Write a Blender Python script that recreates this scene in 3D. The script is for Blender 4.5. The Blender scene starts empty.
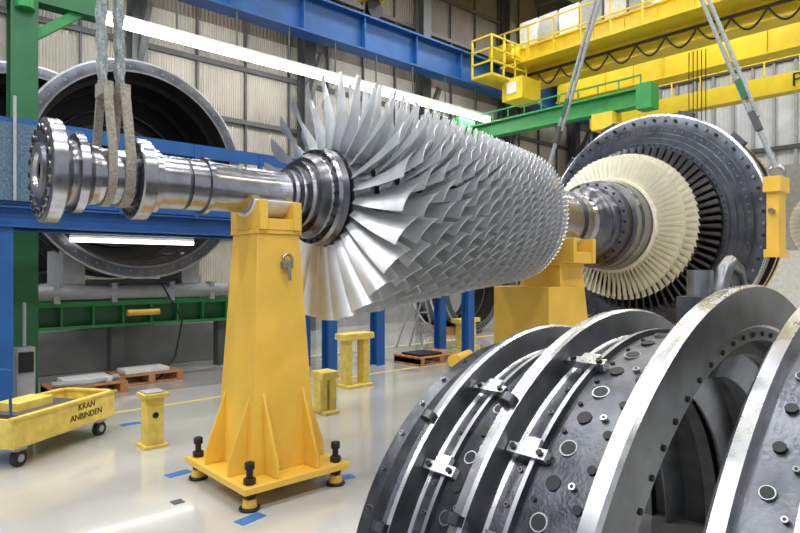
import bpy, bmesh, math, random
from math import sin, cos, pi, radians, sqrt
from mathutils import Vector, Matrix
random.seed(4)
S = bpy.context.scene

# ------------------------------------------------------------------ materials
def mat(name, col, rough=0.5, metal=0.0, ns=8.0, na=0.12, bump=0.0, bscale=40.0, coat=0.0, emis=None, es=0.0, rvar=0.1):
    m = bpy.data.materials.new(name); m.use_nodes = True
    nt = m.node_tree; b = nt.nodes['Principled BSDF']
    tc = nt.nodes.new('ShaderNodeTexCoord')
    nz = nt.nodes.new('ShaderNodeTexNoise'); nz.inputs['Scale'].default_value = ns; nz.inputs['Detail'].default_value = 5
    nt.links.new(tc.outputs['Object'], nz.inputs['Vector'])
    r = nt.nodes.new('ShaderNodeValToRGB')
    r.color_ramp.elements[0].position = 0.3; r.color_ramp.elements[1].position = 0.7
    r.color_ramp.elements[0].color = tuple(max(0, c*(1-na)) for c in col)+(1,)
    r.color_ramp.elements[1].color = tuple(min(1, c*(1+na)) for c in col)+(1,)
    nt.links.new(nz.outputs['Fac'], r.inputs['Fac']); nt.links.new(r.outputs['Color'], b.inputs['Base Color'])
    b.inputs['Metallic'].default_value = metal
    mr = nt.nodes.new('ShaderNodeMapRange')
    mr.inputs['To Min'].default_value = max(0.02, rough-rvar); mr.inputs['To Max'].default_value = min(1, rough+rvar)
    nt.links.new(nz.outputs['Fac'], mr.inputs['Value']); nt.links.new(mr.outputs['Result'], b.inputs['Roughness'])
    if coat: b.inputs['Coat Weight'].default_value = coat; b.inputs['Coat Roughness'].default_value = 0.06
    if bump:
        n2 = nt.nodes.new('ShaderNodeTexNoise'); n2.inputs['Scale'].default_value = bscale
        nt.links.new(tc.outputs['Object'], n2.inputs['Vector'])
        bp = nt.nodes.new('ShaderNodeBump'); bp.inputs['Strength'].default_value = bump; bp.inputs['Distance'].default_value = 0.01
        nt.links.new(n2.outputs['Fac'], bp.inputs['Height']); nt.links.new(bp.outputs['Normal'], b.inputs['Normal'])
    if emis:
        b.inputs['Emission Color'].default_value = emis+(1,); b.inputs['Emission Strength'].default_value = es
    return m

def mat_ribbed(name, col, scale, rough=0.6, axis='X', metal=0.0, strength=0.5):
    m = mat(name, col, rough, metal, 1.2, 0.15)
    nt = m.node_tree; b = nt.nodes['Principled BSDF']
    tc = nt.nodes.new('ShaderNodeTexCoord')
    w = nt.nodes.new('ShaderNodeTexWave'); w.wave_type = 'BANDS'; w.bands_direction = axis; w.wave_profile = 'SIN'
    w.inputs['Scale'].default_value = scale; w.inputs['Distortion'].default_value = 0
    nt.links.new(tc.outputs['Object'], w.inputs['Vector'])
    bp = nt.nodes.new('ShaderNodeBump'); bp.inputs['Strength'].default_value = strength; bp.inputs['Distance'].default_value = 0.04
    nt.links.new(w.outputs['Fac'], bp.inputs['Height']); nt.links.new(bp.outputs['Normal'], b.inputs['Normal'])
    return m

BLADE = mat('blade_satin_steel', (0.82, 0.835, 0.86), 0.36, 0.78, 6, 0.07)
BLADE2 = mat('blade_root_steel', (0.16, 0.16, 0.18), 0.32, 0.95, 20, 0.2)
SHAFT = mat('shaft_turned_steel', (0.41, 0.41, 0.44), 0.22, 1.0, 14, 0.12, rvar=0.06)
SHAFTD = mat('shaft_dark_steel', (0.13, 0.13, 0.145), 0.32, 1.0, 14, 0.2)
CAST = mat('casting_dark_steel', (0.115, 0.12, 0.135), 0.34, 0.9, 9, 0.35, bump=0.15, bscale=60)
CASTR = mat('casing_machined_dark', (0.115, 0.125, 0.15), 0.34, 0.9, 5, 0.3)
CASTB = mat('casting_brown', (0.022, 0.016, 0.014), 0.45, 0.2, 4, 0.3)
MACH = mat('machined_edge_steel', (0.60, 0.61, 0.63), 0.28, 1.0, 10, 0.10)
MACHF = mat('machined_face_steel', (0.34, 0.35, 0.375), 0.38, 0.95, 7, 0.2)
MACHD = mat('machined_inner_steel', (0.22, 0.225, 0.24), 0.36, 0.9, 7, 0.25)
HOLE_SHADE = mat('bore_shade_black', (0.006, 0.006, 0.007), 0.6, 0.0)  # black colour painting the shade inside bores; no holes are cut
BOLT = mat('bolt_steel', (0.35, 0.35, 0.36), 0.3, 1.0)
BLACK = mat('black_oxide', (0.015, 0.015, 0.016), 0.4, 0.3)
YEL = mat('yellow_enamel', (0.82, 0.50, 0.065), 0.42, 0.0, 3.5, 0.08, coat=0.22)
YELC = mat('yellow_crane_paint', (0.74, 0.56, 0.03), 0.45, 0.0, 3, 0.07)
YELP = mat('yellow_cart_paint', (0.74, 0.55, 0.11), 0.5, 0.0, 9, 0.18)
CREAM = mat('ceramic_coating', (0.86, 0.82, 0.66), 0.6, 0.0, 12, 0.06)
BLUE = mat('blue_paint', (0.010, 0.085, 0.29), 0.45, 0.0, 3, 0.15)
BLUED = mat('blue_mesh_panel', (0.09, 0.15, 0.22), 0.5, 0.2, 40, 0.5)
GREEN = mat('green_paint', (0.03, 0.28, 0.07), 0.45, 0.0, 3, 0.12)
GREEND = mat('green_dark_paint', (0.02, 0.14, 0.05), 0.45, 0.0, 3, 0.12)
CONC = mat('concrete', (0.27, 0.27, 0.265), 0.8, 0.0, 3, 0.15, bump=0.2)
FLOORM = mat('floor_epoxy', (0.50, 0.485, 0.445), 0.12, 0.0, 0.8, 0.08, coat=0.6, rvar=0.07)
WALLM = mat_ribbed('wall_cladding_beige', (0.42, 0.38, 0.32), 5.0)
WALLD = mat_ribbed('wall_cladding_brown', (0.15, 0.125, 0.10), 3.0)
WALLG = mat_ribbed('wall_panel_grey', (0.62, 0.63, 0.63), 2.0, axis='Y')
CEIL = mat('ceiling_dark', (0.05, 0.05, 0.05), 0.8)
GREYC = mat('column_grey_paint', (0.08, 0.08, 0.08), 0.5)
GREYL = mat('grey_paint', (0.35, 0.36, 0.37), 0.5)
WOOD = mat('pallet_wood', (0.42, 0.20, 0.08), 0.7, 0.0, 12, 0.3)
WOODR = mat('skid_red_wood', (0.35, 0.10, 0.05), 0.7, 0.0, 12, 0.3)
WHITE = mat('white_wrap', (0.72, 0.72, 0.70), 0.5)
TAPE = mat('blue_floor_tape', (0.05, 0.17, 0.42), 0.5)
YLINE = mat('yellow_floor_line', (0.75, 0.62, 0.10), 0.45)
ROPE = mat('rope_grey', (0.34, 0.37, 0.38), 0.7, 0.2, 60, 0.4, bump=0.8, bscale=90)
STRAP = mat('strap_beige', (0.30, 0.265, 0.22), 0.8, 0.0, 60, 0.35)
LAMP = mat('lamp_tube', (1, 1, 1), 0.5, emis=(0.95, 0.98, 1.0), es=18.0)
LAMPS = mat('work_lamp_tube', (1, 1, 1), 0.5, emis=(0.98, 0.98, 0.95), es=4.0)
RUBBER = mat('rubber', (0.02, 0.02, 0.02), 0.7)

# ------------------------------------------------------------------ mesh builder
class MB:
    def __init__(s): s.v = []; s.f = []; s.m = []; s.mats = []
    def mi(s, mt):
        if mt not in s.mats: s.mats.append(mt)
        return s.mats.index(mt)
    def add(s, vs, fs, mt):
        o = len(s.v); s.v += [tuple(p) for p in vs]
        if isinstance(mt, list):
            s.f += [tuple(i+o for i in f) for f in fs]; s.m += [s.mi(x) for x in mt]
        else:
            k = s.mi(mt); s.f += [tuple(i+o for i in f) for f in fs]; s.m += [k]*len(fs)
    def frust(s, c0, s0, c1, s1, mt):
        x, y, z = c0; a, b = s0; X, Y, Z = c1; A, B = s1
        vs = [(x-a, y-b, z), (x+a, y-b, z), (x+a, y+b, z), (x-a, y+b, z), (X-A, Y-B, Z), (X+A, Y-B, Z), (X+A, Y+B, Z), (X-A, Y+B, Z)]
        s.add(vs, [(0, 3, 2, 1), (4, 5, 6, 7), (0, 1, 5, 4), (1, 2, 6, 5), (2, 3, 7, 6), (3, 0, 4, 7)], mt)
    def box(s, c, sz, mt, M=None):
        a, b, d = sz[0]/2, sz[1]/2, sz[2]/2
        vs = [Vector((i*a, j*b, k*d)) for k in (-1, 1) for i, j in ((-1, -1), (1, -1), (1, 1), (-1, 1))]
        if M is not None: vs = [M @ p for p in vs]
        vs = [p+Vector(c) for p in vs]
        s.add(vs, [(0, 3, 2, 1), (4, 5, 6, 7), (0, 1, 5, 4), (1, 2, 6, 5), (2, 3, 7, 6), (3, 0, 4, 7)], mt)
    def b2(s, x0, x1, y0, y1, z0, z1, mt):
        s.box(((x0+x1)/2, (y0+y1)/2, (z0+z1)/2), (x1-x0, y1-y0, z1-z0), mt)
    def beam(s, p0, p1, w, h, mt):
        p0 = Vector(p0); p1 = Vector(p1); d = (p1-p0); L = d.length; d.normalize()
        up = Vector((0, 0, 1)) if abs(d.z) < 0.95 else Vector((0, 1, 0))
        sd = d.cross(up).normalized(); up = sd.cross(d)
        M = Matrix((d, sd, up)).transposed()
        s.box((p0+p1)/2, (L, w, h), mt, M)
    def ibeam(s, p0, p1, w, h, mt, t=0.03):
        d = Vector(p1)-Vector(p0); up = Vector((0, 0, 1)) if abs(d.normalized().z) < .9 else Vector((0, 1, 0))
        o = up*(h/2-t/2)
        s.beam(Vector(p0)+o, Vector(p1)+o, w, t, mt); s.beam(Vector(p0)-o, Vector(p1)-o, w, t, mt); s.beam(p0, p1, t, h-2*t, mt)
    def cyl(s, p0, p1, r0, mt, r1=None, seg=16, cap=True):
        r1 = r0 if r1 is None else r1
        p0 = Vector(p0); p1 = Vector(p1); d = (p1-p0).normalized()
        a = Vector((0, 0, 1)) if abs(d.z) < 0.9 else Vector((1, 0, 0))
        e1 = d.cross(a).normalized(); e2 = d.cross(e1)
        vs = [p0+(e1*cos(2*pi*i/seg)+e2*sin(2*pi*i/seg))*r0 for i in range(seg)]+[p1+(e1*cos(2*pi*i/seg)+e2*sin(2*pi*i/seg))*r1 for i in range(seg)]
        fs = [(i, (i+1) % seg, seg+(i+1) % seg, seg+i) for i in range(seg)]
        if cap: fs += [tuple(range(seg))[::-1], tuple(range(seg, 2*seg))]
        s.add(vs, fs, mt)
    def tube(s, path, r, mt, seg=8):
        path = [Vector(p) for p in path]; n = len(path); vs = []; prev = None
        for i, p in enumerate(path):
            d = (path[min(i+1, n-1)]-path[max(i-1, 0)]).normalized()
            if prev is None:
                a = Vector((0, 0, 1)) if abs(d.z) < 0.9 else Vector((1, 0, 0)); e1 = d.cross(a).normalized()
            else:
                e1 = (prev-d*prev.dot(d)).normalized()
            prev = e1; e2 = d.cross(e1)
            vs += [p+(e1*cos(2*pi*k/seg)+e2*sin(2*pi*k/seg))*r for k in range(seg)]
        fs = [(i*seg+k, i*seg+(k+1) % seg, (i+1)*seg+(k+1) % seg, (i+1)*seg+k) for i in range(n-1) for k in range(seg)]
        fs += [tuple(range(seg))[::-1], tuple(range((n-1)*seg, n*seg))]
        s.add(vs, fs, mt)
    def lathe(s, prof, c, axis, mt, seg=96, a0=0.0, a1=2*pi, loop=False, endcaps=False):
        full = abs(a1-a0-2*pi) < 1e-6
        na = seg if full else seg+1; n = len(prof); vs = []
        for i in range(na):
            a = a0+(a1-a0)*i/seg
            for p in prof:
                q, r = p[0], p[1]
                if axis == 'u': vs.append((c[0]+q, c[1]+r*sin(a), c[2]+r*cos(a)))
                elif axis == 'v': vs.append((c[0]+r*sin(a), c[1]+q, c[2]+r*cos(a)))
                else: vs.append((c[0]+r*sin(a), c[1]+r*cos(a), c[2]+q))
        fs = []; ms = []; k = n if loop else n-1
        for i in range(seg):
            i2 = (i+1) % na
            for j in range(k):
                j2 = (j+1) % n
                fs.append((i*n+j, i2*n+j, i2*n+j2, i*n+j2)); ms.append(prof[j][2] if len(prof[j]) > 2 else mt)
        if endcaps and not full:
            fs.append(tuple(range(n))); ms.append(mt); fs.append(tuple(range((na-1)*n, na*n))[::-1]); ms.append(mt)
        s.add(vs, fs, ms)
    def prism_u(s, poly, u0, u1, mt):
        n = len(poly); vs = [(u0, a, b) for a, b in poly]+[(u1, a, b) for a, b in poly]
        s.add(vs, [(i, (i+1) % n, n+(i+1) % n, n+i) for i in range(n)]+[tuple(range(n))[::-1], tuple(range(n, 2*n))], mt)
    def prism_v(s, poly, v0, v1, mt):
        n = len(poly); vs = [(a, v0, b) for a, b in poly]+[(a, v1, b) for a, b in poly]
        s.add(vs, [(i, (i+1) % n, n+(i+1) % n, n+i) for i in range(n)]+[tuple(range(n))[::-1], tuple(range(n, 2*n))], mt)
    def blades(s, c, n, rh, rt, ch, ct, sh, st, cam, th, mt, ph=0.0, nr=5, sweep=0.0, sgn=1, lean=0.0):
        prof = [(-.5, 0), (-.3, .55), (-.05, .5+.5), (.25, .7), (.5, 0), (.25, -.35), (-.05, -.6), (-.3, -.4)]
        for b in range(n):
            f = 2*pi*b/n+ph
            er = Vector((0, sin(f), cos(f))); et = Vector((0, cos(f), -sin(f))); ea = Vector((1, 0, 0))
            vs = []
            for k in range(nr):
                t = k/(nr-1); r = rh+(rt-rh)*t; cc = ch+(ct-ch)*t; a = (sh+(st-sh)*t)*sgn; T = th*(1-.6*t)
                for (x, y) in prof:
                    X = x*cc; Y = (cam*(1-.4*t)*cc*(1-4*x*x)+y*T)*sgn
                    ax = X*cos(a)-Y*sin(a); tg = X*sin(a)+Y*cos(a)+lean*t*t*sgn
                    vs.append(Vector(c)+er*r+ea*(ax+sweep*t*t)+et*tg)
            m = len(prof); fs = []
            for k in range(nr-1):
                for j in range(m):
                    j2 = (j+1) % m; fs.append((k*m+j, k*m+j2, (k+1)*m+j2, (k+1)*m+j))
            fs.append(tuple(range((nr-1)*m, nr*m)))
            s.add(vs, fs, mt)
    def build(s, name, bevel=0.0, ang=34, parent=None):
        me = bpy.data.meshes.new(name); me.from_pydata(s.v, [], s.f)
        for x in s.mats: me.materials.append(x)
        for p, k in zip(me.polygons, s.m): p.material_index = k
        bm = bmesh.new(); bm.from_mesh(me); bmesh.ops.recalc_face_normals(bm, faces=bm.faces); bm.to_mesh(me); bm.free()
        for p in me.polygons: p.use_smooth = True
        try: me.set_sharp_from_angle(angle=radians(ang))
        except Exception as e: print('sharp', e)
        ob = bpy.data.objects.new(name, me); S.collection.objects.link(ob)
        if bevel:
            md = ob.modifiers.new('bevel', 'BEVEL'); md.width = bevel; md.segments = 2; md.limit_method = 'ANGLE'; md.angle_limit = radians(40)
        if parent: ob.parent = parent
        return ob

def text(name, body, size, loc, rot, mt, parent=None):
    cu = bpy.data.curves.new(name, 'FONT'); cu.body = body; cu.size = size; cu.align_x = 'CENTER'; cu.align_y = 'CENTER'; cu.extrude = 0.002
    cu.materials.append(mt); ob = bpy.data.objects.new(name, cu); S.collection.objects.link(ob)
    ob.location = loc; ob.rotation_euler = rot
    if parent: ob.parent = parent
    return ob

# ------------------------------------------------------------------ room
m = MB(); m.b2(-14, 26, -12, 16, -0.2, 0, FLOORM); m.build('floor')
m = MB(); m.b2(-14, 26, 14.6, 14.8, 0, 8.0, WALLM); m.b2(-14, 26, 14.6, 14.8, 8.0, 13, WALLD); m.build('wall_back')
m = MB(); m.b2(25.8, 26, -12, 14.6, 0, 9.6, WALLG); m.b2(25.8, 26, -12, 14.6, 9.6, 13, CEIL)
for i in range(36): m.b2(25.66, 25.8, -11.5+i*.72, -11.4+i*.72, 0, 9.6, GREYL)
for z in (3.2, 6.2, 9.5): m.b2(25.6, 25.8, -12, 14.5, z, z+.15, GREYC)
m.build('wall_end')
m = MB(); m.b2(-14, 26, -12, 16, 13, 13.2, CEIL); m.build('ceiling')
m = MB()
for z in (2.6, 4.3, 5.6, 7.0): m.beam((-14, 14.52, z), (25.8, 14.52, z), 0.1, 0.12, GREYC)
for i in range(30): m.beam((-13.6+i*1.33, 14.54, 0), (-13.6+i*1.33, 14.54, 12.8), 0.05, 0.07, GREYC)
m.b2(-14, 25.8, 14.45, 14.6, 0, 1.1, CONC)
for z in (9.8, 11.2): m.beam((-14, 14.52, z), (25.8, 14.52, z), 0.1, 0.12, GREYC)
m.build('trim_1')
m = MB()
for i in range(8):
    u = -9+i*4.6
    m.ibeam((u, 14.25, 0), (u, 14.25, 12.9), 0.35, 0.4, GREYC)
    m.beam((u, 14.2, 6.3), (u, 13.5, 7.6), 0.12, 0.16, GREYC)
m.build('wall_columns')
m = MB()
for i in range(9):
    u = -10+i*4.4
    m.beam((u, -12, 12.6), (u, 14.5, 12.6), .2, .15, GREYC); m.beam((u, -12, 11.6), (u, 14.5, 11.6), .2, .15, GREYC)
    for j in range(13):
        m.beam((u, -12+j*2, 11.6 if j % 2 else 12.6), (u, -10+j*2, 12.6 if j % 2 else 11.6), .1, .1, GREYC)
m.build('roof_truss')

m = MB(); m.ibeam((-14, 13.2, 8.3), (25.6, 13.2, 8.3), 0.5, 1.0, BLUE, 0.05)
for i in range(20): m.b2(-13.5+2*i, -13.47+2*i, 13.0, 13.4, 7.85, 8.75, BLUE)
m.b2(-14, 25.6, 13.14, 13.26, 8.8, 8.88, GREYC)
m.build('crane_runway_beam')
m = MB()
for i in range(9):
    u = 3.1+i*1.42
    m.b2(u, u+1.40, 12.88, 13.12, 6.84, 6.92, WHITE); m.cyl((u+.01, 13, 6.76), (u+1.39, 13, 6.76), 0.085, LAMP, seg=12)
    m.beam((u+.7, 13.0, 6.92), (u+.7, 13.0, 7.78), 0.03, 0.03, GREYC)
m.build('fluorescent_light_row')

# ------------------------------------------------------------------ overhead crane
m = MB()
for u in (17.4, 20.0):
    m.b2(u-.25, u+.25, -8, 12.85, 8.05, 9.35, YELC)
    m.b2(u-.35, u+.35, -8, 12.85, 8.0, 8.05, YELC); m.b2(u-.35, u+.35, -8, 12.85, 9.35, 9.4, YELC)
    for j in range(20): m.b2(u-.29, u+.29, -7.5+j*1.02, -7.47+j*1.02, 8.05, 9.35, YELC)
m.b2(16.6, 20.8, 12.6, 13.6, 8.95, 9.5, YELC)
m.b2(16.3, 17.15, -8, 12.85, 8.55, 8.62, YELC)
for i in range(22):
    v = -7.5+i*.96; m.beam((16.3, v, 8.6), (16.3, v, 9.7), .04, .04, YELC)
for z in (9.15, 9.7): m.beam((16.3, -8, z), (16.3, 13.0, z), .045, .045, YELC)
m.b2(14.8, 16.6, 12.0, 12.85, 7.85, 7.93, YELC)
for (a, b) in ((14.8, 12.0), (15.4, 12.0), (16.0, 12.0), (16.6, 12.0), (14.8, 12.8)): m.beam((a, b, 7.9), (a, b, 9.1), .05, .05, YELC)
for z in (8.3, 8.7, 9.1): m.beam((14.8, 12.0, z), (16.6, 12.0, z), .05, .05, YELC); m.beam((14.8, 12.0, z), (14.8, 12.8, z), .05, .05, YELC)
m.b2(15.7, 16.7, 11.5, 12.3, 7.2, 7.9, YELC); m.b2(15.66, 15.72, 11.7, 12.1, 7.4, 7.75, WHITE)
for i in range(6): m.b2(17.2, 17.9, 8+i*.8, 8.7+i*.8, 9.4, 10.3, WHITE if i % 2 else GREYL)
m.beam((16.9, -8, 8.3), (16.9, 12.5, 8.3), .06, .08, BLACK)
for i in range(22):
    v0 = -7+i*.85; m.tube([(16.85, v0+.85*t/8, 8.25-.42*sin(pi*t/8)) for t in range(9)], .028, BLACK, 6)
m.b2(17.0, 20.4, 1.5, 4.0, 9.4, 10.2, YELC)
m.cyl((18.7, 1.8, 10.2), (18.7, 3.7, 10.2), .5, GREYC)
for j in range(5): m.tube([(18.5, 7.0+j*.12, 8.2), (18.5, 7.0+j*.12, 5.0)], .015, BLACK, 6)
cr = m.build('overhead_crane', ang=30)
text('load_sign', '960/5.0t', .42, (17.13, 5.3, 8.95), (pi/2, 0, -pi/2), BLACK, cr)

m = MB()
m.b2(22.0, 22.5, -8, 12.8, 7.4, 8.0, YELC)
for i in range(21): m.beam((22.0, -7.5+i, 8.0), (22.0, -7.5+i, 9.0), .04, .04, YELC)
for z in (8.5, 9.0): m.beam((22, -8, z), (22, 12.8, z), .05, .05, YELC)
m.ibeam((22.25, -7.5, 0), (22.25, -7.5, 7.4), .4, .4, YELC); m.ibeam((22.25, 12.6, 0), (22.25, 12.6, 7.4), .3, .3, GREYC)
wk = m.build('crane_girder')
text('park_sign', 'PARK', .6, (21.97, 5.0, 7.7), (pi/2, 0, -pi/2), BLACK, wk)

m = MB()
m.b2(8.75, 9.25, -8, 13.2, 9.9, 10.9, YELC); m.b2(10.6, 11.1, -8, 13.2, 9.9, 10.9, YELC)
m.b2(8.6, 11.3, 12.8, 13.6, 9.45, 10.0, YELC); m.b2(8.6, 11.3, 3.4, 5.2, 10.9, 11.1, YELC)
for uu in (8.9, 11.0): m.cyl((uu, 13.14, 9.17), (uu, 13.28, 9.17), .28, BLACK, seg=24)
m.cyl((9.0, 4.4, 8.6), (9.0, 4.4, 9.9), .05, ROPE)
m.build('overhead_crane')
m = MB()
m.b2(1.1, 1.5, -8, 13.2, 9.9, 10.9, YELC); m.b2(1.0, 1.6, 12.8, 13.6, 8.95, 10.0, YELC); m.b2(.9, 1.7, 3.7, 4.9, 9.55, 9.9, YELC)
m.build('overhead_crane')

m = MB()
m.ibeam((15, 7.1, 6.15), (15, 13.9, 6.15), .35, .48, GREEN, .05)
for i in range(8): m.b2(14.98, 15.02, 7.2+i*.8, 7.24+i*.8, 5.93, 6.37, GREEN)
for i in range(10): m.beam((14.85, 7.2+i*.6, 6.4), (14.85, 7.2+i*.6, 6.68), .03, .03, GREEN)
m.beam((14.85, 7.2, 6.68), (14.85, 12.6, 6.68), .04, .04, GREEN)
m.b2(14.6, 15.4, 13.2, 13.9, 5.6, 6.7, GREEN)
m.prism_u([(13.2, 5.2), (13.2, 5.92), (12.0, 5.92)], 14.95, 15.05, GREEN)
m.b2(14.78, 15.22, 6.9, 7.3, 5.8, 6.45, GREEN); m.b2(14.7, 15.2, 7.9, 8.5, 5.45, 5.88, YELC)
m.tube([(14.7, 8.2, 5.4), (14.7, 8.2, 3.2)], .02, BLACK, 6)
m.build('jib_crane')

# ------------------------------------------------------------------ turbine rotor (hero)
AV, AZ = 4.3, 2.326
C = (0, AV, AZ)
m = MB()
P = [(.86, .05, SHAFTD), (.86, .10, SHAFT), (.84, .11, SHAFT), (.84, .17, SHAFTD), (.86, .18, SHAFTD), (.86, .305, SHAFT), (.87, .33, SHAFT), (.945, .33, SHAFT), (.955, .32, SHAFTD), (.955, .235, SHAFTD), (1.00, .215, SHAFT),
     (1.035, .215, SHAFTD), (1.04, .255, SHAFT), (1.09, .255, SHAFTD), (1.10, .21, SHAFTD), (1.13, .205, SHAFT), (1.17, .20, SHAFTD), (1.175, .185, SHAFT), (1.39, .185, SHAFT), (1.40, .20, SHAFTD), (1.405, .27, SHAFT), (1.415, .28, SHAFT), (1.49, .28, SHAFT), (1.50, .27, SHAFTD),
     (1.50, .225, SHAFT), (1.56, .225, SHAFTD), (1.565, .19, SHAFT), (1.75, .19, SHAFTD), (1.755, .178, SHAFTD), (1.775, .178, SHAFT), (1.78, .19, SHAFT), (1.9, .19, SHAFTD), (1.905, .21, SHAFT), (1.94, .21, SHAFTD), (1.95, .185, SHAFT),
     (2.24, .178, SHAFT), (2.60, .178, SHAFTD), (2.61, .205, SHAFT), (2.66, .205, SHAFTD), (2.665, .24, SHAFT), (2.71, .24, SHAFTD), (2.715, .285, SHAFT), (2.77, .285, SHAFTD), (2.775, .32, SHAFTD), (2.84, .36, SHAFT), (2.88, .36, SHAFTD), (2.885, .40, SHAFT), (2.92, .41, SHAFTD), (2.93, .38, SHAFTD), (2.98, .42, SHAFT)]
NR = 16
def spc(i): return .250-.0113*i
us = []; u = 3.10
for i in range(NR): us.append(u); u += spc(i)
def hub(t): return .43+.18*min(1, t*1.05)
def tip(t): return 1.06-.305*t**.9
for i, uu in enumerate(us):
    t = (uu-us[0])/(us[-1]-us[0]); hr = hub(t); w = spc(i)*.34
    P += [(uu-w, hr-.06, BLADE2), (uu-w+.005, hr-.005, BLADE2), (uu+w-.005, hr, BLADE2), (uu+w, hr-.06, SHAFTD)]
ue = us[-1]
P += [(ue+.06, .55, SHAFTD), (ue+.08, .51, SHAFT), (ue+.15, .46, SHAFTD), (ue+.22, .40, SHAFT), (6.0, .37, SHAFT), (6.15, .37, SHAFTD), (6.16, .39, SHAFT), (6.28, .39, SHAFTD), (6.29, .36, SHAFT), (6.7, .36, SHAFTD), (6.71, .39, SHAFT), (6.85, .39, SHAFTD), (6.86, .36, SHAFT),
      (7.0, .37, SHAFTD), (7.1, .40, SHAFTD), (7.15, .45, SHAFT), (7.2, .45, SHAFTD), (7.22, .48, SHAFTD), (7.3, .50, SHAFT), (7.33, .50, SHAFTD), (7.35, .56, SHAFTD), (7.5, .565, SHAFT), (7.53, .55, SHAFTD), (7.55, .60, SHAFT), (7.66, .60, SHAFTD), (7.68, .58, SHAFTD), (7.74, .61, SHAFT), (7.88, .62, SHAFTD), (8.3, .66, SHAFTD), (8.7, .72, SHAFTD), (8.95, .7, SHAFTD), (9.4, .4, SHAFT), (9.9, .3, SHAFT), (9.9, .02, SHAFT)]
m.lathe(P, C, 'u', SHAFT, seg=128)
for k in range(20):
    a = 2*pi*k/20; y, z = AV+.265*sin(a), AZ+.265*cos(a)
    m.cyl((.85, y, z), (.864, y, z), .027, BOLT, seg=12); m.cyl((.845, y, z), (.865, y, z), .019, HOLE_SHADE, seg=12)
for k in range(24):
    a = 2*pi*k/24; m.cyl((2.875, AV+.385*sin(a), AZ+.385*cos(a)), (2.90, AV+.385*sin(a), AZ+.385*cos(a)), .016, BLACK, seg=8)
    m.cyl((1.398, AV+.24*sin(a), AZ+.24*cos(a)), (1.41, AV+.24*sin(a), AZ+.24*cos(a)), .014, HOLE_SHADE, seg=8)
    m.cyl((7.33, AV+.53*sin(a), AZ+.53*cos(a)), (7.355, AV+.53*sin(a), AZ+.53*cos(a)), .018, HOLE_SHADE, seg=8)
for i, uu in enumerate(us):
    t = (uu-us[0])/(us[-1]-us[0]); sp = spc(i)
    n = int(26+i*4.8); hr = hub(t); tr = tip(t)
    ch = sp*.85; ct = sp*.98+.04*(1-t)
    m.blades((uu, AV, AZ), n, hr-.01, tr, ch, ct, radians(18+10*t), radians(54-8*t), .18, .008+.004*(1-t), BLADE, ph=i*.37, nr=7, sgn=1, sweep=-.035*(1-t), lean=.05*(1-t))
m.blades((8.05, AV, AZ), 74, .615, 1.0, .19, .17, radians(20), radians(46), .12, .012, CREAM, nr=4, sgn=-1)
m.lathe([(7.94, .62), (7.935, .66), (8.12, .68), (8.14, .62)], C, 'u', CREAM, 96)
m.blades((8.33, AV, AZ), 68, .66, 1.06, .19, .17, radians(20), radians(48), .12, .012, CREAM, ph=.03, nr=4, sgn=-1)
m.blades((8.70, AV, AZ), 66, .70, 1.22, .17, .15, radians(25), radians(52), .12, .012, SHAFTD, nr=4, sgn=-1)
m.build('turbine_rotor', ang=40)

# ------------------------------------------------------------------ exhaust casing around last stage
m = MB()
prof = [(8.80, 1.18, MACHF), (8.77, 1.22, CASTR), (8.77, 1.28, MACHD), (8.82, 1.29, CASTR), (8.82, 1.36, MACHF), (8.86, 1.37, CASTR), (8.86, 1.44, MACH), (8.90, 1.45, CASTR), (8.90, 1.54, MACHF), (8.97, 1.55, CASTR), (8.97, 1.71, MACH), (8.985, 1.74, MACHD), (9.10, 1.74, MACH), (9.11, 1.72, CASTR), (9.11, 1.60, CASTR), (9.3, 1.58, CASTR), (9.5, 1.60, CASTR), (9.5, 1.70, MACH), (9.56, 1.70, CASTR), (9.56, 1.58, CASTR), (9.8, 1.58, CASTR), (9.8, 1.66, MACH), (9.86, 1.66, CASTR), (9.86, 1.3, CASTR), (9.3, 1.23, CASTR)]
m.lathe(prof, C, 'u', CAST, seg=128, loop=True)
for k in range(64):
    a = 2*pi*k/64; m.cyl((8.94, AV+1.65*sin(a), AZ+1.65*cos(a)), (8.975, AV+1.65*sin(a), AZ+1.65*cos(a)), .022, HOLE_SHADE if k % 2 else BOLT, seg=8)
for k in range(90):
    a = 2*pi*k/90
    m.cyl((8.755, AV+1.25*sin(a), AZ+1.25*cos(a)), (8.775, AV+1.25*sin(a), AZ+1.25*cos(a)), .012, HOLE_SHADE, seg=6)
    m.cyl((8.885, AV+1.50*sin(a), AZ+1.50*cos(a)), (8.905, AV+1.50*sin(a), AZ+1.50*cos(a)), .012, BOLT, seg=6)
for k in range(56):
    a = 2*pi*k/56; er = Vector((0, sin(a), cos(a)))
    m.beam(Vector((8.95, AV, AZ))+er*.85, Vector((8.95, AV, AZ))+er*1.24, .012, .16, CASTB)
for a in (radians(20), radians(-20), radians(48), radians(-48)):
    er = Vector((0, sin(a), cos(a))); M = Matrix.Rotation(-a, 3, 'X')
    m.box(Vector((9.05, AV, AZ))+er*1.76, (.1, .22, .08), CASTR, M)
m.frust((9.4, AV, 0.0), (.5, 1.1), (9.4, AV, .75), (.4, 1.0), YEL)
m.build('exhaust_casing')

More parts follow.
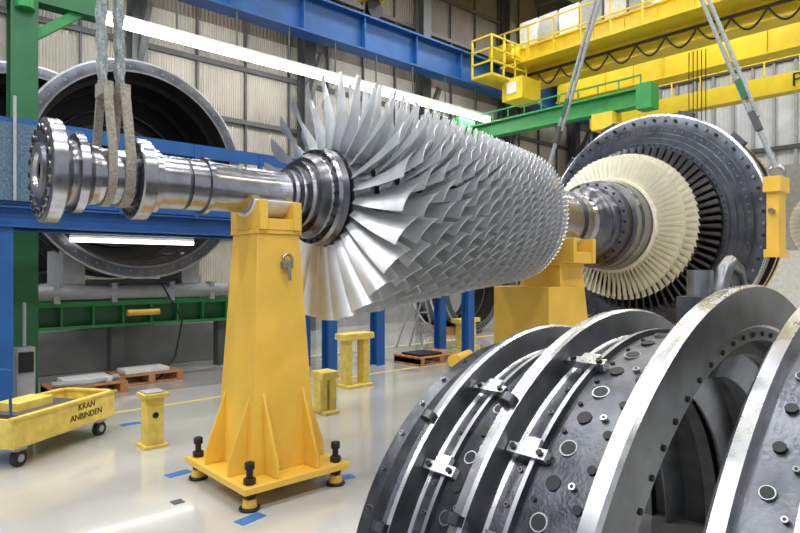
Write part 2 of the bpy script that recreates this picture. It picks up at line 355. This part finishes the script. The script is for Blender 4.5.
def sling(v, zc, L):
    m = MB()
    m.b2(8.85, 9.15, v-.07, v+.07, zc-L, zc+.25, YEL)
    m.b2(8.8, 9.2, v-.10, v+.10, zc+.1, zc+.3, YEL); m.b2(8.8, 9.2, v-.09, v+.09, zc-L, zc-L+.1, YEL)
    m.cyl((8.78, v, zc-.15), (9.22, v, zc-.15), .035, BOLT)
    m.tube([(9.0, v+.09*cos(t*pi/8), zc+.36+.09*sin(t*pi/8)) for t in range(-2, 17)], .025, BOLT, 8)
    top = Vector((9.0, 4.4, 8.2)); bot = Vector((9.0, v, zc+.42)); d = top-bot
    m.tube([bot, bot+d*.1], .035, ROPE); m.box(bot+d*.13, (.1, .08, .28), GREYC, Matrix.Rotation(math.atan2(-d.y, d.z), 3, 'X'))
    m.box(bot+d*.22, (.08, .07, .3), GREEND, Matrix.Rotation(math.atan2(-d.y, d.z), 3, 'X'))
    m.tube([bot+d*.14+Vector((0, .03, 0)), top], .028, ROPE); m.tube([bot+d*.14-Vector((0, .05, 0)), top-Vector((0, .1, 0))], .028, ROPE)
    return m
m = sling(2.52, 2.62, .75); m2 = sling(6.05, 3.0, 1.0)
o = len(m.v); m.v += m2.v; m.f += [tuple(i+o for i in f) for f in m2.f]
m.m += [m.mi(m2.mats[k]) for k in m2.m]
m.cyl((9.0, 4.4, 8.1), (9.0, 4.4, 8.6), .18, YELC)
m.build('lifting_sling')

m = MB()
for (uu, w) in ((1.235, .026), (1.345, .030)):
    pth = []
    R = .19
    pth.append((AV-.06, 2.95)); pth.append((AV-R-.005, AZ+.12))
    for k in range(0, 13):
        a = radians(-90-15*k); pth.append((AV+R*sin(a), AZ+R*cos(a)))
    pth.append((AV+R+.005, AZ+.12)); pth.append((AV+.06, 2.95))
    vs = []
    n = len(pth)
    for i, (a, b) in enumerate(pth):
        a0, b0 = pth[max(i-1, 0)]; a1, b1 = pth[min(i+1, n-1)]; d = Vector((a1-a0, b1-b0)).normalized(); nn = Vector((-d.y, d.x))*.012
        vs += [(uu-w, a+nn.x, b+nn.y), (uu+w, a+nn.x, b+nn.y), (uu+w, a-nn.x, b-nn.y), (uu-w, a-nn.x, b-nn.y)]
    fs = [(i*4+k, i*4+(k+1) % 4, (i+1)*4+(k+1) % 4, (i+1)*4+k) for i in range(n-1) for k in range(4)]
    m.add(vs, fs, STRAP)
    m.b2(uu-.035, uu+.035, AV-.08, AV+.08, 2.86, 2.95, STRAP)
    for dv in (-.035, .035):
        m.tube([(uu-.01+.012*sin(z*18)-(z-2.9)*.02, AV+dv+.012*cos(z*18), z) for z in [2.9+.05*q for q in range(133)]], .017, ROPE, 6)
        m.tube([(uu-.01-.012*sin(z*18)-(z-2.9)*.02, AV+dv-.012*cos(z*18), z) for z in [2.9+.05*q for q in range(133)]], .017, ROPE, 6)
m.build('lifting_sling')

# ------------------------------------------------------------------ support stands
def stand(cu, cv, rj, hb, ht, hcap, ears, zt, feet, gh=.68):
    m = MB()
    fu, fv = feet
    m.b2(cu-fu-.08, cu+fu+.08, cv-fv-.08, cv+fv+.08, .13, .18, YEL)
    for i in (-1, 1):
        for j in (-1, 1):
            x, y = cu+i*fu, cv+j*fv
            m.cyl((x, y, 0), (x, y, .02), .075, BLACK, seg=20); m.cyl((x, y, .02), (x, y, .08), .055, YEL, .045, seg=20)
            m.cyl((x, y, .08), (x, y, .34), .024, BLACK, seg=12); m.cyl((x, y, .18), (x, y, .225), .045, BLACK, seg=6)
            m.cyl((x, y, .285), (x, y, .335), .036, BLACK, seg=12); m.cyl((x, y, .09), (x, y, .13), .045, BLACK, seg=12)
    z0 = .18; zc = zt
    m.frust((cu, cv, z0), hb, (cu, cv, zc), ht, YEL)
    for sgn in (-1, 1):
        for off in (-.62, .62):
            e = hb[0]; x0 = cu+sgn*(e-.02); x1 = cu+sgn*(fu+.05)
            m.prism_v([(x0, z0), (x1, z0), (x1, z0+.10), (cu+sgn*(e-.07), z0+gh), (cu+sgn*(e-.14), z0+gh)], cv+off*hb[1]-.012, cv+off*hb[1]+.012, YEL)
            e = hb[1]; y0 = cv+sgn*(e-.02); y1 = cv+sgn*(fv+.05)
            m.prism_u([(y0, z0), (y1, z0), (y1, z0+.10), (cv+sgn*(e-.07), z0+gh), (cv+sgn*(e-.14), z0+gh)], cu+off*hb[0]-.012, cu+off*hb[0]+.012, YEL)
    m.b2(cu-ht[0]-.015, cu+ht[0]+.015, cv-ht[1]-.015, cv+ht[1]+.015, zc, zc+.03, YEL)
    R = rj+.03; zb = zc+.03; za = ears
    hw = hcap
    amax = math.acos(max(-1, min(1, (AZ-za)/R)))
    pl = [(cv-hw, zb), (cv-hw, za)]
    N = 16
    for k in range(N+1):
        a = -amax+2*amax*k/N; pl.append((cv+R*sin(a), AZ-R*cos(a)))
    pl += [(cv+hw, za), (cv+hw, zb)]
    for s0, s1 in ((cu-ht[0], cu-ht[0]+.07), (cu+ht[0]-.07, cu+ht[0])): m.prism_u(pl, s0, s1, YEL)
    m.b2(cu-ht[0]+.05, cu+ht[0]-.05, cv-hw+.02, cv+hw-.02, zb, AZ-R-.02, YEL)
    m.lathe([(cu-ht[0]-.01, R), (cu+ht[0]+.01, R), (cu+ht[0]+.01, R-.028), (cu-ht[0]-.01, R-.028)], (0, cv, AZ), 'u', WHITE, 24, pi-amax, pi+amax, loop=True, endcaps=True)
    return m
m = stand(2.45, AV, .178, (.28, .31), (.185, .20), .24, 2.235, 1.98, (.375, .43))
x, y, z = 2.5, AV-.225, 1.72
m.tube([(x+.04*cos(t*pi/8), y-.02, z+.06+.04*sin(t*pi/8)) for t in range(-1, 10)], .012, BOLT, 8)
m.box((x, y-.01, z+.02), (.09, .05, .05), BOLT); m.tube([(x+.005, y-.03, z), (x+.01, y-.04, z-.1)], .014, BOLT, 8)
m.build('rotor_support_stand', bevel=.006)
m = stand(6.5, AV, .36, (.36, .40), (.25, .27), .46, 2.08, 1.75, (.55, .6))
m.b2(5.9, 6.5, AV-.35, AV+.45, .18, 1.5, YEL)
m.build('rotor_support_stand', bevel=.006)

def pedestal(u, v, h, w, name):
    m = MB(); m.b2(u-w, u+w, v-w, v+w, 0, .03, YELP); m.b2(u-w*.7, u+w*.7, v-w*.7, v+w*.7, .03, h-.04, YELP); m.b2(u-w, u+w, v-w, v+w, h-.04, h, YELP)
    m.b2(u-w*.8, u+w*.8, v-w*.8, v+w*.8, h, h+.015, GREYL); m.cyl((u, v-w*.7-.01, h*.6), (u, v-w*.7, h*.6), .03, BLACK)
    m.build(name, bevel=.005)
pedestal(2.13, 5.9, .52, .115, 'support_pedestal')
def trestle(u, v, h, L):
    m = MB()
    m.b2(u-L/2, u+L/2, v-.12, v+.12, h-.09, h, YELP)
    for s in (-1, 1):
        m.b2(u+s*L*.28-.05, u+s*L*.28+.05, v-.08, v+.08, .03, h-.09, YELP)
    m.b2(u-L*.42, u+L*.42, v-.16, v+.16, 0, .04, YELP)
    m.build('support_trestle', bevel=.005)
trestle(5.43, 6.96, .78, .55); trestle(9.96, 8.8, .64, .7); trestle(4.15, 5.9, .5, .24)

# ------------------------------------------------------------------ blue work platform
m = MB()
U0, U1 = -2.5, 9.6
m.ibeam((U0, 8.2, 2.32), (U1, 8.2, 2.32), .2, .24, BLUE, .02); m.ibeam((U0, 9.05, 2.32), (U1, 9.05, 2.32), .2, .24, BLUE, .02)
m.b2(U0, U1, 8.2, 9.1, 2.43, 2.46, BLUED)
for uu in (-2.3, 1.27, 5.9, 6.95, 9.4): m.ibeam((uu, 8.25, 0), (uu, 8.25, 2.2), .18, .2, BLUE, .02)
for uu in (-2.3, 5.9, 9.4): m.ibeam((uu, 9.05, 0), (uu, 9.05, 2.2), .18, .2, BLUE, .02)
m.b2(U0, U1, 8.14, 8.18, 3.28, 3.46, BLUE); m.b2(U0, U1, 8.14, 8.18, 2.46, 2.62, BLUE)
m.beam((U0, 8.16, 3.0), (U1, 8.16, 3.0), .04, .05, BLUE)
for k in range(13): m.beam((U0+.05+k, 8.16, 2.4), (U0+.05+k, 8.16, 3.45), .06, .06, BLUE)
m.b2(1.0, 2.1, 8.10, 8.13, 2.5, 3.4, BLUED)
m.beam((1.36, 8.07, 2.5), (1.36, 8.07, 3.7), .03, .03, GREYL)
m.build('work_platform')

m = MB()
m.ibeam((1.69, 9.5, 0), (1.69, 9.5, 8.0), .32, .3, GREEND, .03)
m.beam((.6, 9.5, 5.5), (2.7, 9.5, 5.5), .25, .28, GREEND); m.beam((1.69, 9.5, 4.8), (2.4, 9.5, 5.4), .12, .12, GREEN)
m.tube([(2.15, 9.5, 5.4), (2.15, 9.5, 8.0)], .03, GREYL); m.beam((1.2, 9.5, 5.1), (1.2, 9.5, 8.0), .1, .1, GREEND)
m.cyl((1.69, 9.33, 5.2), (1.69, 9.33, 5.9), .12, GREEN)
m.build('green_hoist_column')

# ------------------------------------------------------------------ big casings in background
def bigcasing(cu, cv, cz, R, depth, back=True):
    m = MB()
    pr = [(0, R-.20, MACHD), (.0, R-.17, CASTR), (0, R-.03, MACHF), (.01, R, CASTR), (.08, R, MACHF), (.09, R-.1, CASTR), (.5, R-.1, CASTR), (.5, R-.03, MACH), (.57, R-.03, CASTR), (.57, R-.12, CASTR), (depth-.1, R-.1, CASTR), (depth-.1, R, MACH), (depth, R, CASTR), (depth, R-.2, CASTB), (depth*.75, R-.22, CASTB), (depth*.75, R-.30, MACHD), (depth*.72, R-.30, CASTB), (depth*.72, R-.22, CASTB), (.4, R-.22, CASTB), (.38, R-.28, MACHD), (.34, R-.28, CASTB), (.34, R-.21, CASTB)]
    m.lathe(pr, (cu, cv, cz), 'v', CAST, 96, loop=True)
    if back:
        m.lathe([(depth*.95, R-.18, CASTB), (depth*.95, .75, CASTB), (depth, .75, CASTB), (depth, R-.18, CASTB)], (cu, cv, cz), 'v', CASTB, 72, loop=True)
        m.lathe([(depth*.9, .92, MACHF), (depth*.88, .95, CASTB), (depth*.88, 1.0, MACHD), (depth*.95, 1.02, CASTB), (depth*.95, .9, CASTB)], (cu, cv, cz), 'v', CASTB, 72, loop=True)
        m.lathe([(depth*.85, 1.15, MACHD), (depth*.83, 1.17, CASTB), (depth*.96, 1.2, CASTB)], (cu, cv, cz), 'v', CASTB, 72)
    for k in range(60):
        a = 2*pi*k/60; m.cyl((cu+(R-.11)*sin(a), cv-.006, cz+(R-.11)*cos(a)), (cu+(R-.11)*sin(a), cv+.01, cz+(R-.11)*cos(a)), .018, MACHD, seg=8)
    return m
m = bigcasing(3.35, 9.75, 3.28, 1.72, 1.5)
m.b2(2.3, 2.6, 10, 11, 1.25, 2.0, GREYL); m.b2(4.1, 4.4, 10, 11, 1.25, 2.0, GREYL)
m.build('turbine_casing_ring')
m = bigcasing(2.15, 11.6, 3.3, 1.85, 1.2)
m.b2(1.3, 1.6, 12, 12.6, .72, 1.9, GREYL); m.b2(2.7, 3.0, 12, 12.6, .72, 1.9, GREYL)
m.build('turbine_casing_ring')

m = MB()
m.b2(-3, 7.2, 10.9, 13, 0, .72, CONC)
m.build('machine_plinth', bevel=.02)
m = MB()
m.ibeam((1.2, 10.2, 1.0), (5.1, 10.2, 1.0), .3, .4, GREEND, .04); m.ibeam((1.2, 11.1, 1.05), (5.1, 11.1, 1.05), .3, .3, GREEND, .04)
for k in range(9): m.b2(1.4+k*.44, 1.43+k*.44, 10.05, 10.35, .82, 1.2, GREEN)
m.b2(1.2, 5.1, 10.04, 10.06, 1.14, 1.22, GREEN); m.b2(1.2, 5.1, 10.04, 10.06, .80, .85, GREEN)
for uu in (1.4, 3.1, 4.9): m.b2(uu-.1, uu+.1, 10.1, 10.3, 0, .8, GREYC); m.b2(uu-.1, uu+.1, 10.2, 10.85, 1.1, 1.2, GREEND)
m.cyl((1.9, 10.0, 1.36), (4.9, 10.0, 1.36), .11, GREYL, seg=20); m.cyl((2.5, 10.3, 1.50), (4.2, 10.3, 1.50), .05, GREYL, seg=20)
for uu in (2.2, 3.0, 3.9, 4.6): m.b2(uu-.04, uu+.04, 9.9, 10.1, 1.2, 1.5, GREYL)
m.cyl((3.2, 9.95, 1.02), (3.7, 9.95, 1.02), .05, YEL)
m.cyl((4.5, 10.3, 1.2), (4.5, 10.3, 1.62), .06, GREYL); m.b2(4.75, 5.05, 10.1, 10.4, 1.2, 1.45, GREYL)
m.build('green_machine_bed')
m = MB(); m.cyl((2.26, 9.45, 2.13), (4.06, 9.45, 2.13), .032, LAMPS, seg=10); m.b2(2.26, 4.06, 9.42, 9.48, 2.16, 2.2, WHITE); m.build('work_light_tube')
m = MB()
m.tube([(3.6, 9.6, 1.5), (3.9, 9.5, .9), (3.75, 9.4, .35), (3.5, 9.4, .02), (3.2, 9.3, .02)], .014, BLACK); m.tube([(1.1, 8.9, 2.3), (1.3, 8.8, 1.2), (1.15, 8.7, .6), (1.3, 8.6, .02)], .025, BLACK)
m.build('floor_cable')
m = MB()
m.b2(6.2, 7.6, 11.2, 12.2, .72, 2.1, GREYL); m.b2(6.4, 7.0, 11.15, 11.2, 1.0, 1.8, BLACK)
m.build('control_cabinet', bevel=.01)
m = MB()
m.b2(1.45, 1.65, 8.5, 8.7, 0, .75, GREYL); m.b2(1.47, 1.63, 8.47, 8.5, .45, .7, BLACK); m.cyl((1.55, 8.6, .75), (1.55, 8.6, 1.3), .02, GREYL)
m.build('electrical_box', bevel=.008)
m = bigcasing(12.2, 10.5, 1.2, 1.15, 1.2, False)
m.b2(11.6, 12.8, 10.7, 11.5, 0, .2, WOOD)
m.build('turbine_casing_ring')

def pallet(u, v, L, W, wd, load):
    m = MB()
    for k in range(5): m.b2(u-L/2, u+L/2, v-W/2+k*W/4.4, v-W/2+k*W/4.4+W*.12, .13, .155, wd)
    for k in (-1, 0, 1):
        m.b2(u+k*(L/2-.05)-.05, u+k*(L/2-.05)+.05, v-W/2, v+W/2, .03, .13, wd)
    m.b2(u-L/2, u+L/2, v-W/2, v-W/2+.06, 0.0, .03, wd); m.b2(u-L/2, u+L/2, v+W/2-.06, v+W/2, 0.0, .03, wd)
    m.b2(u-L/2, u-L/2+.02, v-W/2, v+W/2, 0.0, .15, wd)
    load(m, u, v)
    return m.build('pallet', bevel=.004)
pallet(2.35, 9.05, .95, .6, WOOD, lambda m, u, v: (m.b2(u-.3, u+.3, v-.2, v+.2, .155, .23, WHITE), m.tube([(u-.45, v-.2, .2), (u, v-.25, .18), (u+.4, v-.1, .2)], .04, GREYL)))
pallet(3.3, 9.45, .95, .6, WOOD, lambda m, u, v: (m.b2(u-.35, u+.3, v-.2, v+.2, .155, .21, WHITE),))
pallet(5.65, 10.3, .8, .5, WOODR, lambda m, u, v: (m.b2(u-.35, u+.3, v-.2, v+.2, .155, .35, GREYC),))
pallet(7.9, 7.9, 1.1, .7, WOOD, lambda m, u, v: (m.b2(u-.45, u+.1, v-.25, v+.25, .155, .19, BLACK),))
m = MB()
m.cyl((7.75, 7.1, .12), (8.45, 7.4, .12), .10, YEL, seg=24); m.cyl((7.7, 7.08, .12), (7.75, 7.1, .12), .12, YEL, seg=24); m.cyl((8.45, 7.4, .12), (8.6, 7.46, .12), .05, BLACK, seg=16)
m.cyl((8.3, 6.9, .08), (8.8, 7.1, .08), .07, YEL, seg=24)
m.build('hydraulic_cylinder')
m = MB()
for s in (-.2, .2):
    m.beam((9.6+s, 9.6, 0), (9.3+s*.7, 9.6, 1.2), .03, .03, GREYL); m.beam((9.0+s, 9.8, 0), (9.3+s*.7, 9.6, 1.2), .03, .03, GREYL)
for k in range(1, 5): m.beam((9.4-.07*k, 9.6, k*.25), (9.8-.07*k, 9.6, k*.25), .03, .03, GREYL)
m.build('step_ladder')

# ------------------------------------------------------------------ yellow cart
m = MB()
cu_, cv_ = 1.33, 6.55; M = Matrix.Rotation(0.62, 3, 'Z'); O = Vector((cu_, cv_, 0))
def cb(c, s, mt): m.box(O+M @ Vector(c), s, mt, M)
cb((0, 0, .19), (1.25, .6, .03), YELP)
cb((0, -.29, .31), (1.25, .03, .24), YELP); cb((0, .29, .31), (1.25, .03, .24), YELP); cb((.61, 0, .31), (.03, .6, .24), YELP); cb((-.61, 0, .31), (.03, .6, .24), YELP)
cb((0, -.29, .435), (1.29, .06, .025), YELP); cb((0, .29, .435), (1.29, .06, .025), YELP); cb((.61, 0, .435), (.06, .64, .025), YELP)
cb((-.1, 0, .40), (.7, .4, .05), GREYC); cb((-.15, .05, .46), (.4, .25, .08), YELP)
for i in (-.5, .5):
    for j in (-.22, .22):
        a = O+M @ Vector((i, j-.03, .07)); b = O+M @ Vector((i, j+.03, .07)); m.cyl(a, b, .07, RUBBER, seg=20)
        a = O+M @ Vector((i, j-.034, .07)); b = O+M @ Vector((i, j+.034, .07)); m.cyl(a, b, .035, GREYL, seg=16)
        cb((i, j, .155), (.12, .07, .04), GREYL)
for j in (-.25, .25): m.beam(O+M @ Vector((-.6, j, .3)), O+M @ Vector((-.62, j, .85)), .022, .022, BLUE)
m.beam(O+M @ Vector((-.62, -.25, .85)), O+M @ Vector((-.62, .25, .85)), .022, .022, BLUE)
ct = m.build('transport_cart', bevel=.004)
text('label_a', 'KRAN', .085, O+M @ Vector((.22, -.307, .37)), (pi/2, 0, .62), BLACK, ct)
text('label_b', 'ANBINDEN', .085, O+M @ Vector((.22, -.307, .28)), (pi/2, 0, .62), BLACK, ct)

m = MB()
for (a, b, ang) in ((2.0, 3.72, .2), (2.0, 4.95, .1), (2.95, 3.95, -.2), (2.25, 6.9, 0), (3.4, 6.6, 0), (1.75, 4.35, 0)):
    m.box((a, b, .002), (.2, .1, .004) if a != 1.75 else (.08, .08, .004), TAPE if a != 1.75 else GREYC, Matrix.Rotation(ang, 3, 'Z'))
m.build('floor_tape_marks')
m = MB(); m.b2(-4, 14, 7.55, 7.60, 0, .004, YLINE); m.b2(5.2, 14, 9.9, 9.96, 0, .004, YLINE); m.build('floor_line')

# ------------------------------------------------------------------ foreground casing halves
FC = (2.99, 0, 0.0)
H = pi/2
m = MB()
pr = [(2.32, 1.10, CAST), (2.32, 1.24, MACH), (2.30, 1.26, CAST), (2.22, 1.26, MACHF), (2.21, 1.23, CAST),
      (2.08, 1.27, CAST), (2.04, 1.36, MACH), (2.035, 1.375, MACH), (2.00, 1.38, MACH), (1.985, 1.37, MACHF),
      (1.985, 1.25, MACH), (1.97, 1.24, CAST), (1.90, 1.24, CAST), (1.88, 1.285, MACHF), (1.86, 1.285, CAST), (1.85, 1.265, CAST),
      (1.62, 1.315, CAST), (1.58, 1.475, MACH), (1.575, 1.49, MACH), (1.53, 1.495, MACH), (1.515, 1.485, MACHF),
      (1.515, 1.36, MACH), (1.50, 1.35, CAST), (1.42, 1.35, CAST), (1.40, 1.40, MACHF), (1.38, 1.40, CAST), (1.37, 1.375, CAST),
      (1.06, 1.43, CAST), (1.00, 1.61, MACH), (.995, 1.625, MACH), (.935, 1.635, MACH), (.92, 1.625, MACHF),
      (.92, 1.45, MACH), (.93, 1.44, MACHF), (.93, 1.38, MACHD), (1.0, 1.38, CAST), (1.0, 1.31, MACHF), (1.06, 1.31, CAST), (1.06, 1.36, MACHD), (1.2, 1.33, CAST), (1.2, 1.25, MACHF), (1.28, 1.25, CAST), (1.28, 1.29, MACHD), (1.5, 1.25, CAST), (1.5, 1.18, MACHF), (1.58, 1.18, CAST), (1.6, 1.22, MACHD), (1.9, 1.16, CAST), (1.9, 1.09, MACHF), (2.0, 1.09, CAST), (2.0, 1.14, MACHD), (2.25, 1.10, CAST)]
m.lathe(pr, FC, 'v', CAST, seg=140, a0=-H, a1=H, loop=True, endcaps=True)
def hole_disc(m, v, r, a, hr, lip=True):  # solid black disc just above the shell, painted as a hole's dark inside
    er = Vector((sin(a), 0, cos(a))); p = Vector((FC[0], v, 0))+er*r
    if lip: m.cyl(p-er*.03, p+er*.008, hr*1.28, MACHF, hr*1.2, seg=20)
    m.cyl(p-er*.03, p+er*.0095, hr, HOLE_SHADE, seg=20)
def hexb(m, v, r, a, hr):
    er = Vector((sin(a), 0, cos(a))); p = Vector((FC[0], v, 0))+er*r
    m.cyl(p-er*.01, p+er*.016, hr, BOLT, seg=16); m.cyl(p+er*.016, p+er*.018, hr*.5, HOLE_SHADE, seg=6)
def rsh(v, va, ra, vb, rb): return ra+(rb-ra)*(v-va)/(vb-va)
for k in range(-20, 21):
    a = radians(k*4.4)
    hole_disc(m, 2.145, rsh(2.145, 2.21, 1.23, 2.08, 1.27), a, .017 if k % 2 else .024, False)
    if k % 2: hexb(m, 2.26, 1.258, a+.03, .012)
for k in range(-14, 15):
    a = radians(k*6.2)
    r1 = lambda v: rsh(v, 1.85, 1.265, 1.62, 1.315)
    r2 = lambda v: rsh(v, 1.37, 1.375, 1.06, 1.43)
    hole_disc(m, 1.77, r1(1.77), a+.03, .027, k % 2 == 0)
    hole_disc(m, 1.67, r1(1.67), a-.02, .016, False)
    if k % 2 == 0: hexb(m, 1.72, r1(1.72), a+.07, .013)
    hole_disc(m, 1.27, r2(1.27), a, .030, k % 2 == 1)
    hole_disc(m, 1.13, r2(1.13), a+.055, .018, False)
    hole_disc(m, 1.33, r2(1.33), a+.055, .010, False)
    if k % 2 == 0: hexb(m, 1.18, r2(1.18), a+.0, .014)
    hexb(m, 1.455, 1.345, a+.02, .011); hexb(m, 1.935, 1.235, a+.02, .011)
def bracket(m, v0, v1, r, a, w=.05):
    er = Vector((sin(a), 0, cos(a))); et = Vector((cos(a), 0, -sin(a))); M = Matrix((et, Vector((0, 1, 0)), er)).transposed()
    c = Vector((FC[0], (v0+v1)/2, 0))+er*(r+.02)
    m.box(c, (w, abs(v1-v0), .035), MACH, M)
    m.box(c+er*.0+et*w*.9, (w, abs(v1-v0)*.45, .03), MACH, M)
    for s in (-.35, .35):
        p = c+Vector((0, s*abs(v1-v0), 0)); m.cyl(p, p+er*.03, .013, BLACK, seg=12)
for (v0, v1, r, a) in ((1.98, 1.80, 1.275, -52), (1.98, 1.80, 1.275, -31), (1.51, 1.33, 1.385, -46), (1.51, 1.33, 1.385, -62), (1.51, 1.33, 1.385, -24)):
    bracket(m, v0, v1, r, radians(a), .045)
def lug(m, v, r, a, s=.05):
    er = Vector((sin(a), 0, cos(a))); p = Vector((FC[0], v, 0))+er*r; et = Vector((cos(a), 0, -sin(a)))
    m.cyl(p+et*-.02+er*.02, p+et*.02+er*.02, s, CAST, seg=24); m.cyl(p+et*-.024+er*.025, p+et*.024+er*.025, s*.35, HOLE_SHADE, seg=16)
for (v, r, a) in ((2.02, 1.37, -44), (2.02, 1.37, -66), (1.55, 1.485, -40), (1.55, 1.485, -60)): lug(m, v, r, radians(a), .038)
for (v, r0, r1_, n) in ((1.13, 1.20, 1.35, 80), (1.4, 1.13, 1.28, 80), (1.75, 1.04, 1.20, 80)):
    for k in range(n):
        a = -H+pi*(k+.5)/n; er = Vector((sin(a), 0, cos(a)))
        m.beam(Vector((FC[0], v+.03, 0))+er*r0, Vector((FC[0], v-.03, 0))+er*r1_, .006, .09, MACHF)
for k in range(-17, 18):
    a = radians(k*5.0); er = Vector((sin(a), 0, cos(a)))
    p = Vector((FC[0], .935, 0))+er*1.41; m.cyl(p, p-Vector((0, .012, 0)), .012, HOLE_SHADE, seg=10)
m.box((3.1, 1.2, 1.47), (.22, .14, .2), CAST); m.cyl((3.1, 1.2, 1.57), (3.1, 1.2, 1.70), .06, MACHF)
m.tube([(3.35, 1.2, 1.3), (3.37, 1.2, 1.6), (3.42, 1.2, 1.70), (3.5, 1.2, 1.74), (3.6, 1.2, 1.70), (3.66, 1.2, 1.6), (3.7, 1.2, 1.2)], .04, MACHD, 12)
m.build('compressor_casing_half', bevel=0)

m = MB()
pr = [(.66, 1.30, CAST), (.66, 1.60, MACH), (.645, 1.62, MACH), (.60, 1.62, MACHF), (.595, 1.59, CAST), (.45, 1.61, CAST), (.44, 1.66, MACH), (.40, 1.665, CAST), (.2, 1.68, CAST), (.0, 1.70, CAST), (.0, 1.80, MACH), (-.08, 1.80, MACH), (-.08, 1.40, MACHF), (.3, 1.35, CAST)]
m.lathe(pr, FC, 'v', CAST, seg=120, a0=-H, a1=H, loop=True, endcaps=True)
for k in range(-16, 17):
    a = radians(k*5.2); hole_disc(m, .53, 1.602, a, .018, k % 3 == 0); hole_disc(m, .34, 1.668, a+.04, .024, k % 2 == 0)
    if k % 2: hexb(m, .25, 1.672, a, .014)
    hexb(m, .475, 1.607, a+.05, .009)
m.box((3.05, .3, 1.74), (.35, .3, .2), CAST); m.cyl((3.05, .3, 1.8), (3.05, .3, 1.93), .1, MACHF, seg=24)
m.build('compressor_casing_half')

m = MB()
m.lathe([(11.6, .05), (11.6, .40), (11.8, .43), (12.0, .40), (12.0, .05)], (0, 2.45, 2.45), 'u', SHAFTD, 64)
m.blades((11.8, 2.45, 2.45), 50, .42, .65, .15, .13, radians(20), radians(45), .1, .01, CREAM, nr=3)
m.frust((11.8, 2.45, 0), (.4, .5), (11.8, 2.45, 2.07), (.15, .2), YEL)
m.build('turbine_blade_wheel')
m = MB()
for k in range(7):
    m.b2(24.9, 25.6, -2+k*2.0, -.2+k*2.0, 0, 5.5, GREYL); m.b2(24.86, 24.9, -1.8+k*2, -.4+k*2, .3, 2.4, WHITE)
m.build('end_wall_cabinets', bevel=.01)

# ------------------------------------------------------------------ lights
m = MB()
def area(u, v, z, sx, sy, e, col=(.97, .985, 1)):
    l = bpy.data.lights.new('high_bay', 'AREA'); l.shape = 'RECTANGLE'; l.size = sx; l.size_y = sy; l.energy = e; l.color = col
    o = bpy.data.objects.new('high_bay_lamp', l); S.collection.objects.link(o); o.location = (u, v, z)
    m.b2(u-sx/2-.1, u+sx/2+.1, v-sy/2-.1, v+sy/2+.1, z+.02, z+.25, GREYC)
    for s in (-2, 2): m.beam((u+s, v, z+.2), (u+s, v, 12.99), .04, .04, GREYC)
for v in (-3.5, 1.5, 6.5, 11.3):
    for u in (-5, 3, 11, 19): area(u, v, 11.25, 5.5, .7, 460)
m.build('high_bay_fixtures')
w = bpy.data.worlds.new('world'); S.world = w; w.use_nodes = True
w.node_tree.nodes['Background'].inputs['Color'].default_value = (.86, .92, 1, 1); w.node_tree.nodes['Background'].inputs['Strength'].default_value = .58
S.view_settings.view_transform = 'Standard'

# ------------------------------------------------------------------ camera
cd = bpy.data.cameras.new('camera'); cam = bpy.data.objects.new('camera', cd); S.collection.objects.link(cam)
cd.sensor_width = 36; cd.lens = 27; cd.shift_y = .0044; cd.clip_start = .05; cd.clip_end = 200
cam.location = (0, 0, 1.7); cam.rotation_euler = (pi/2, 0, -radians(42.27))
S.camera = cam
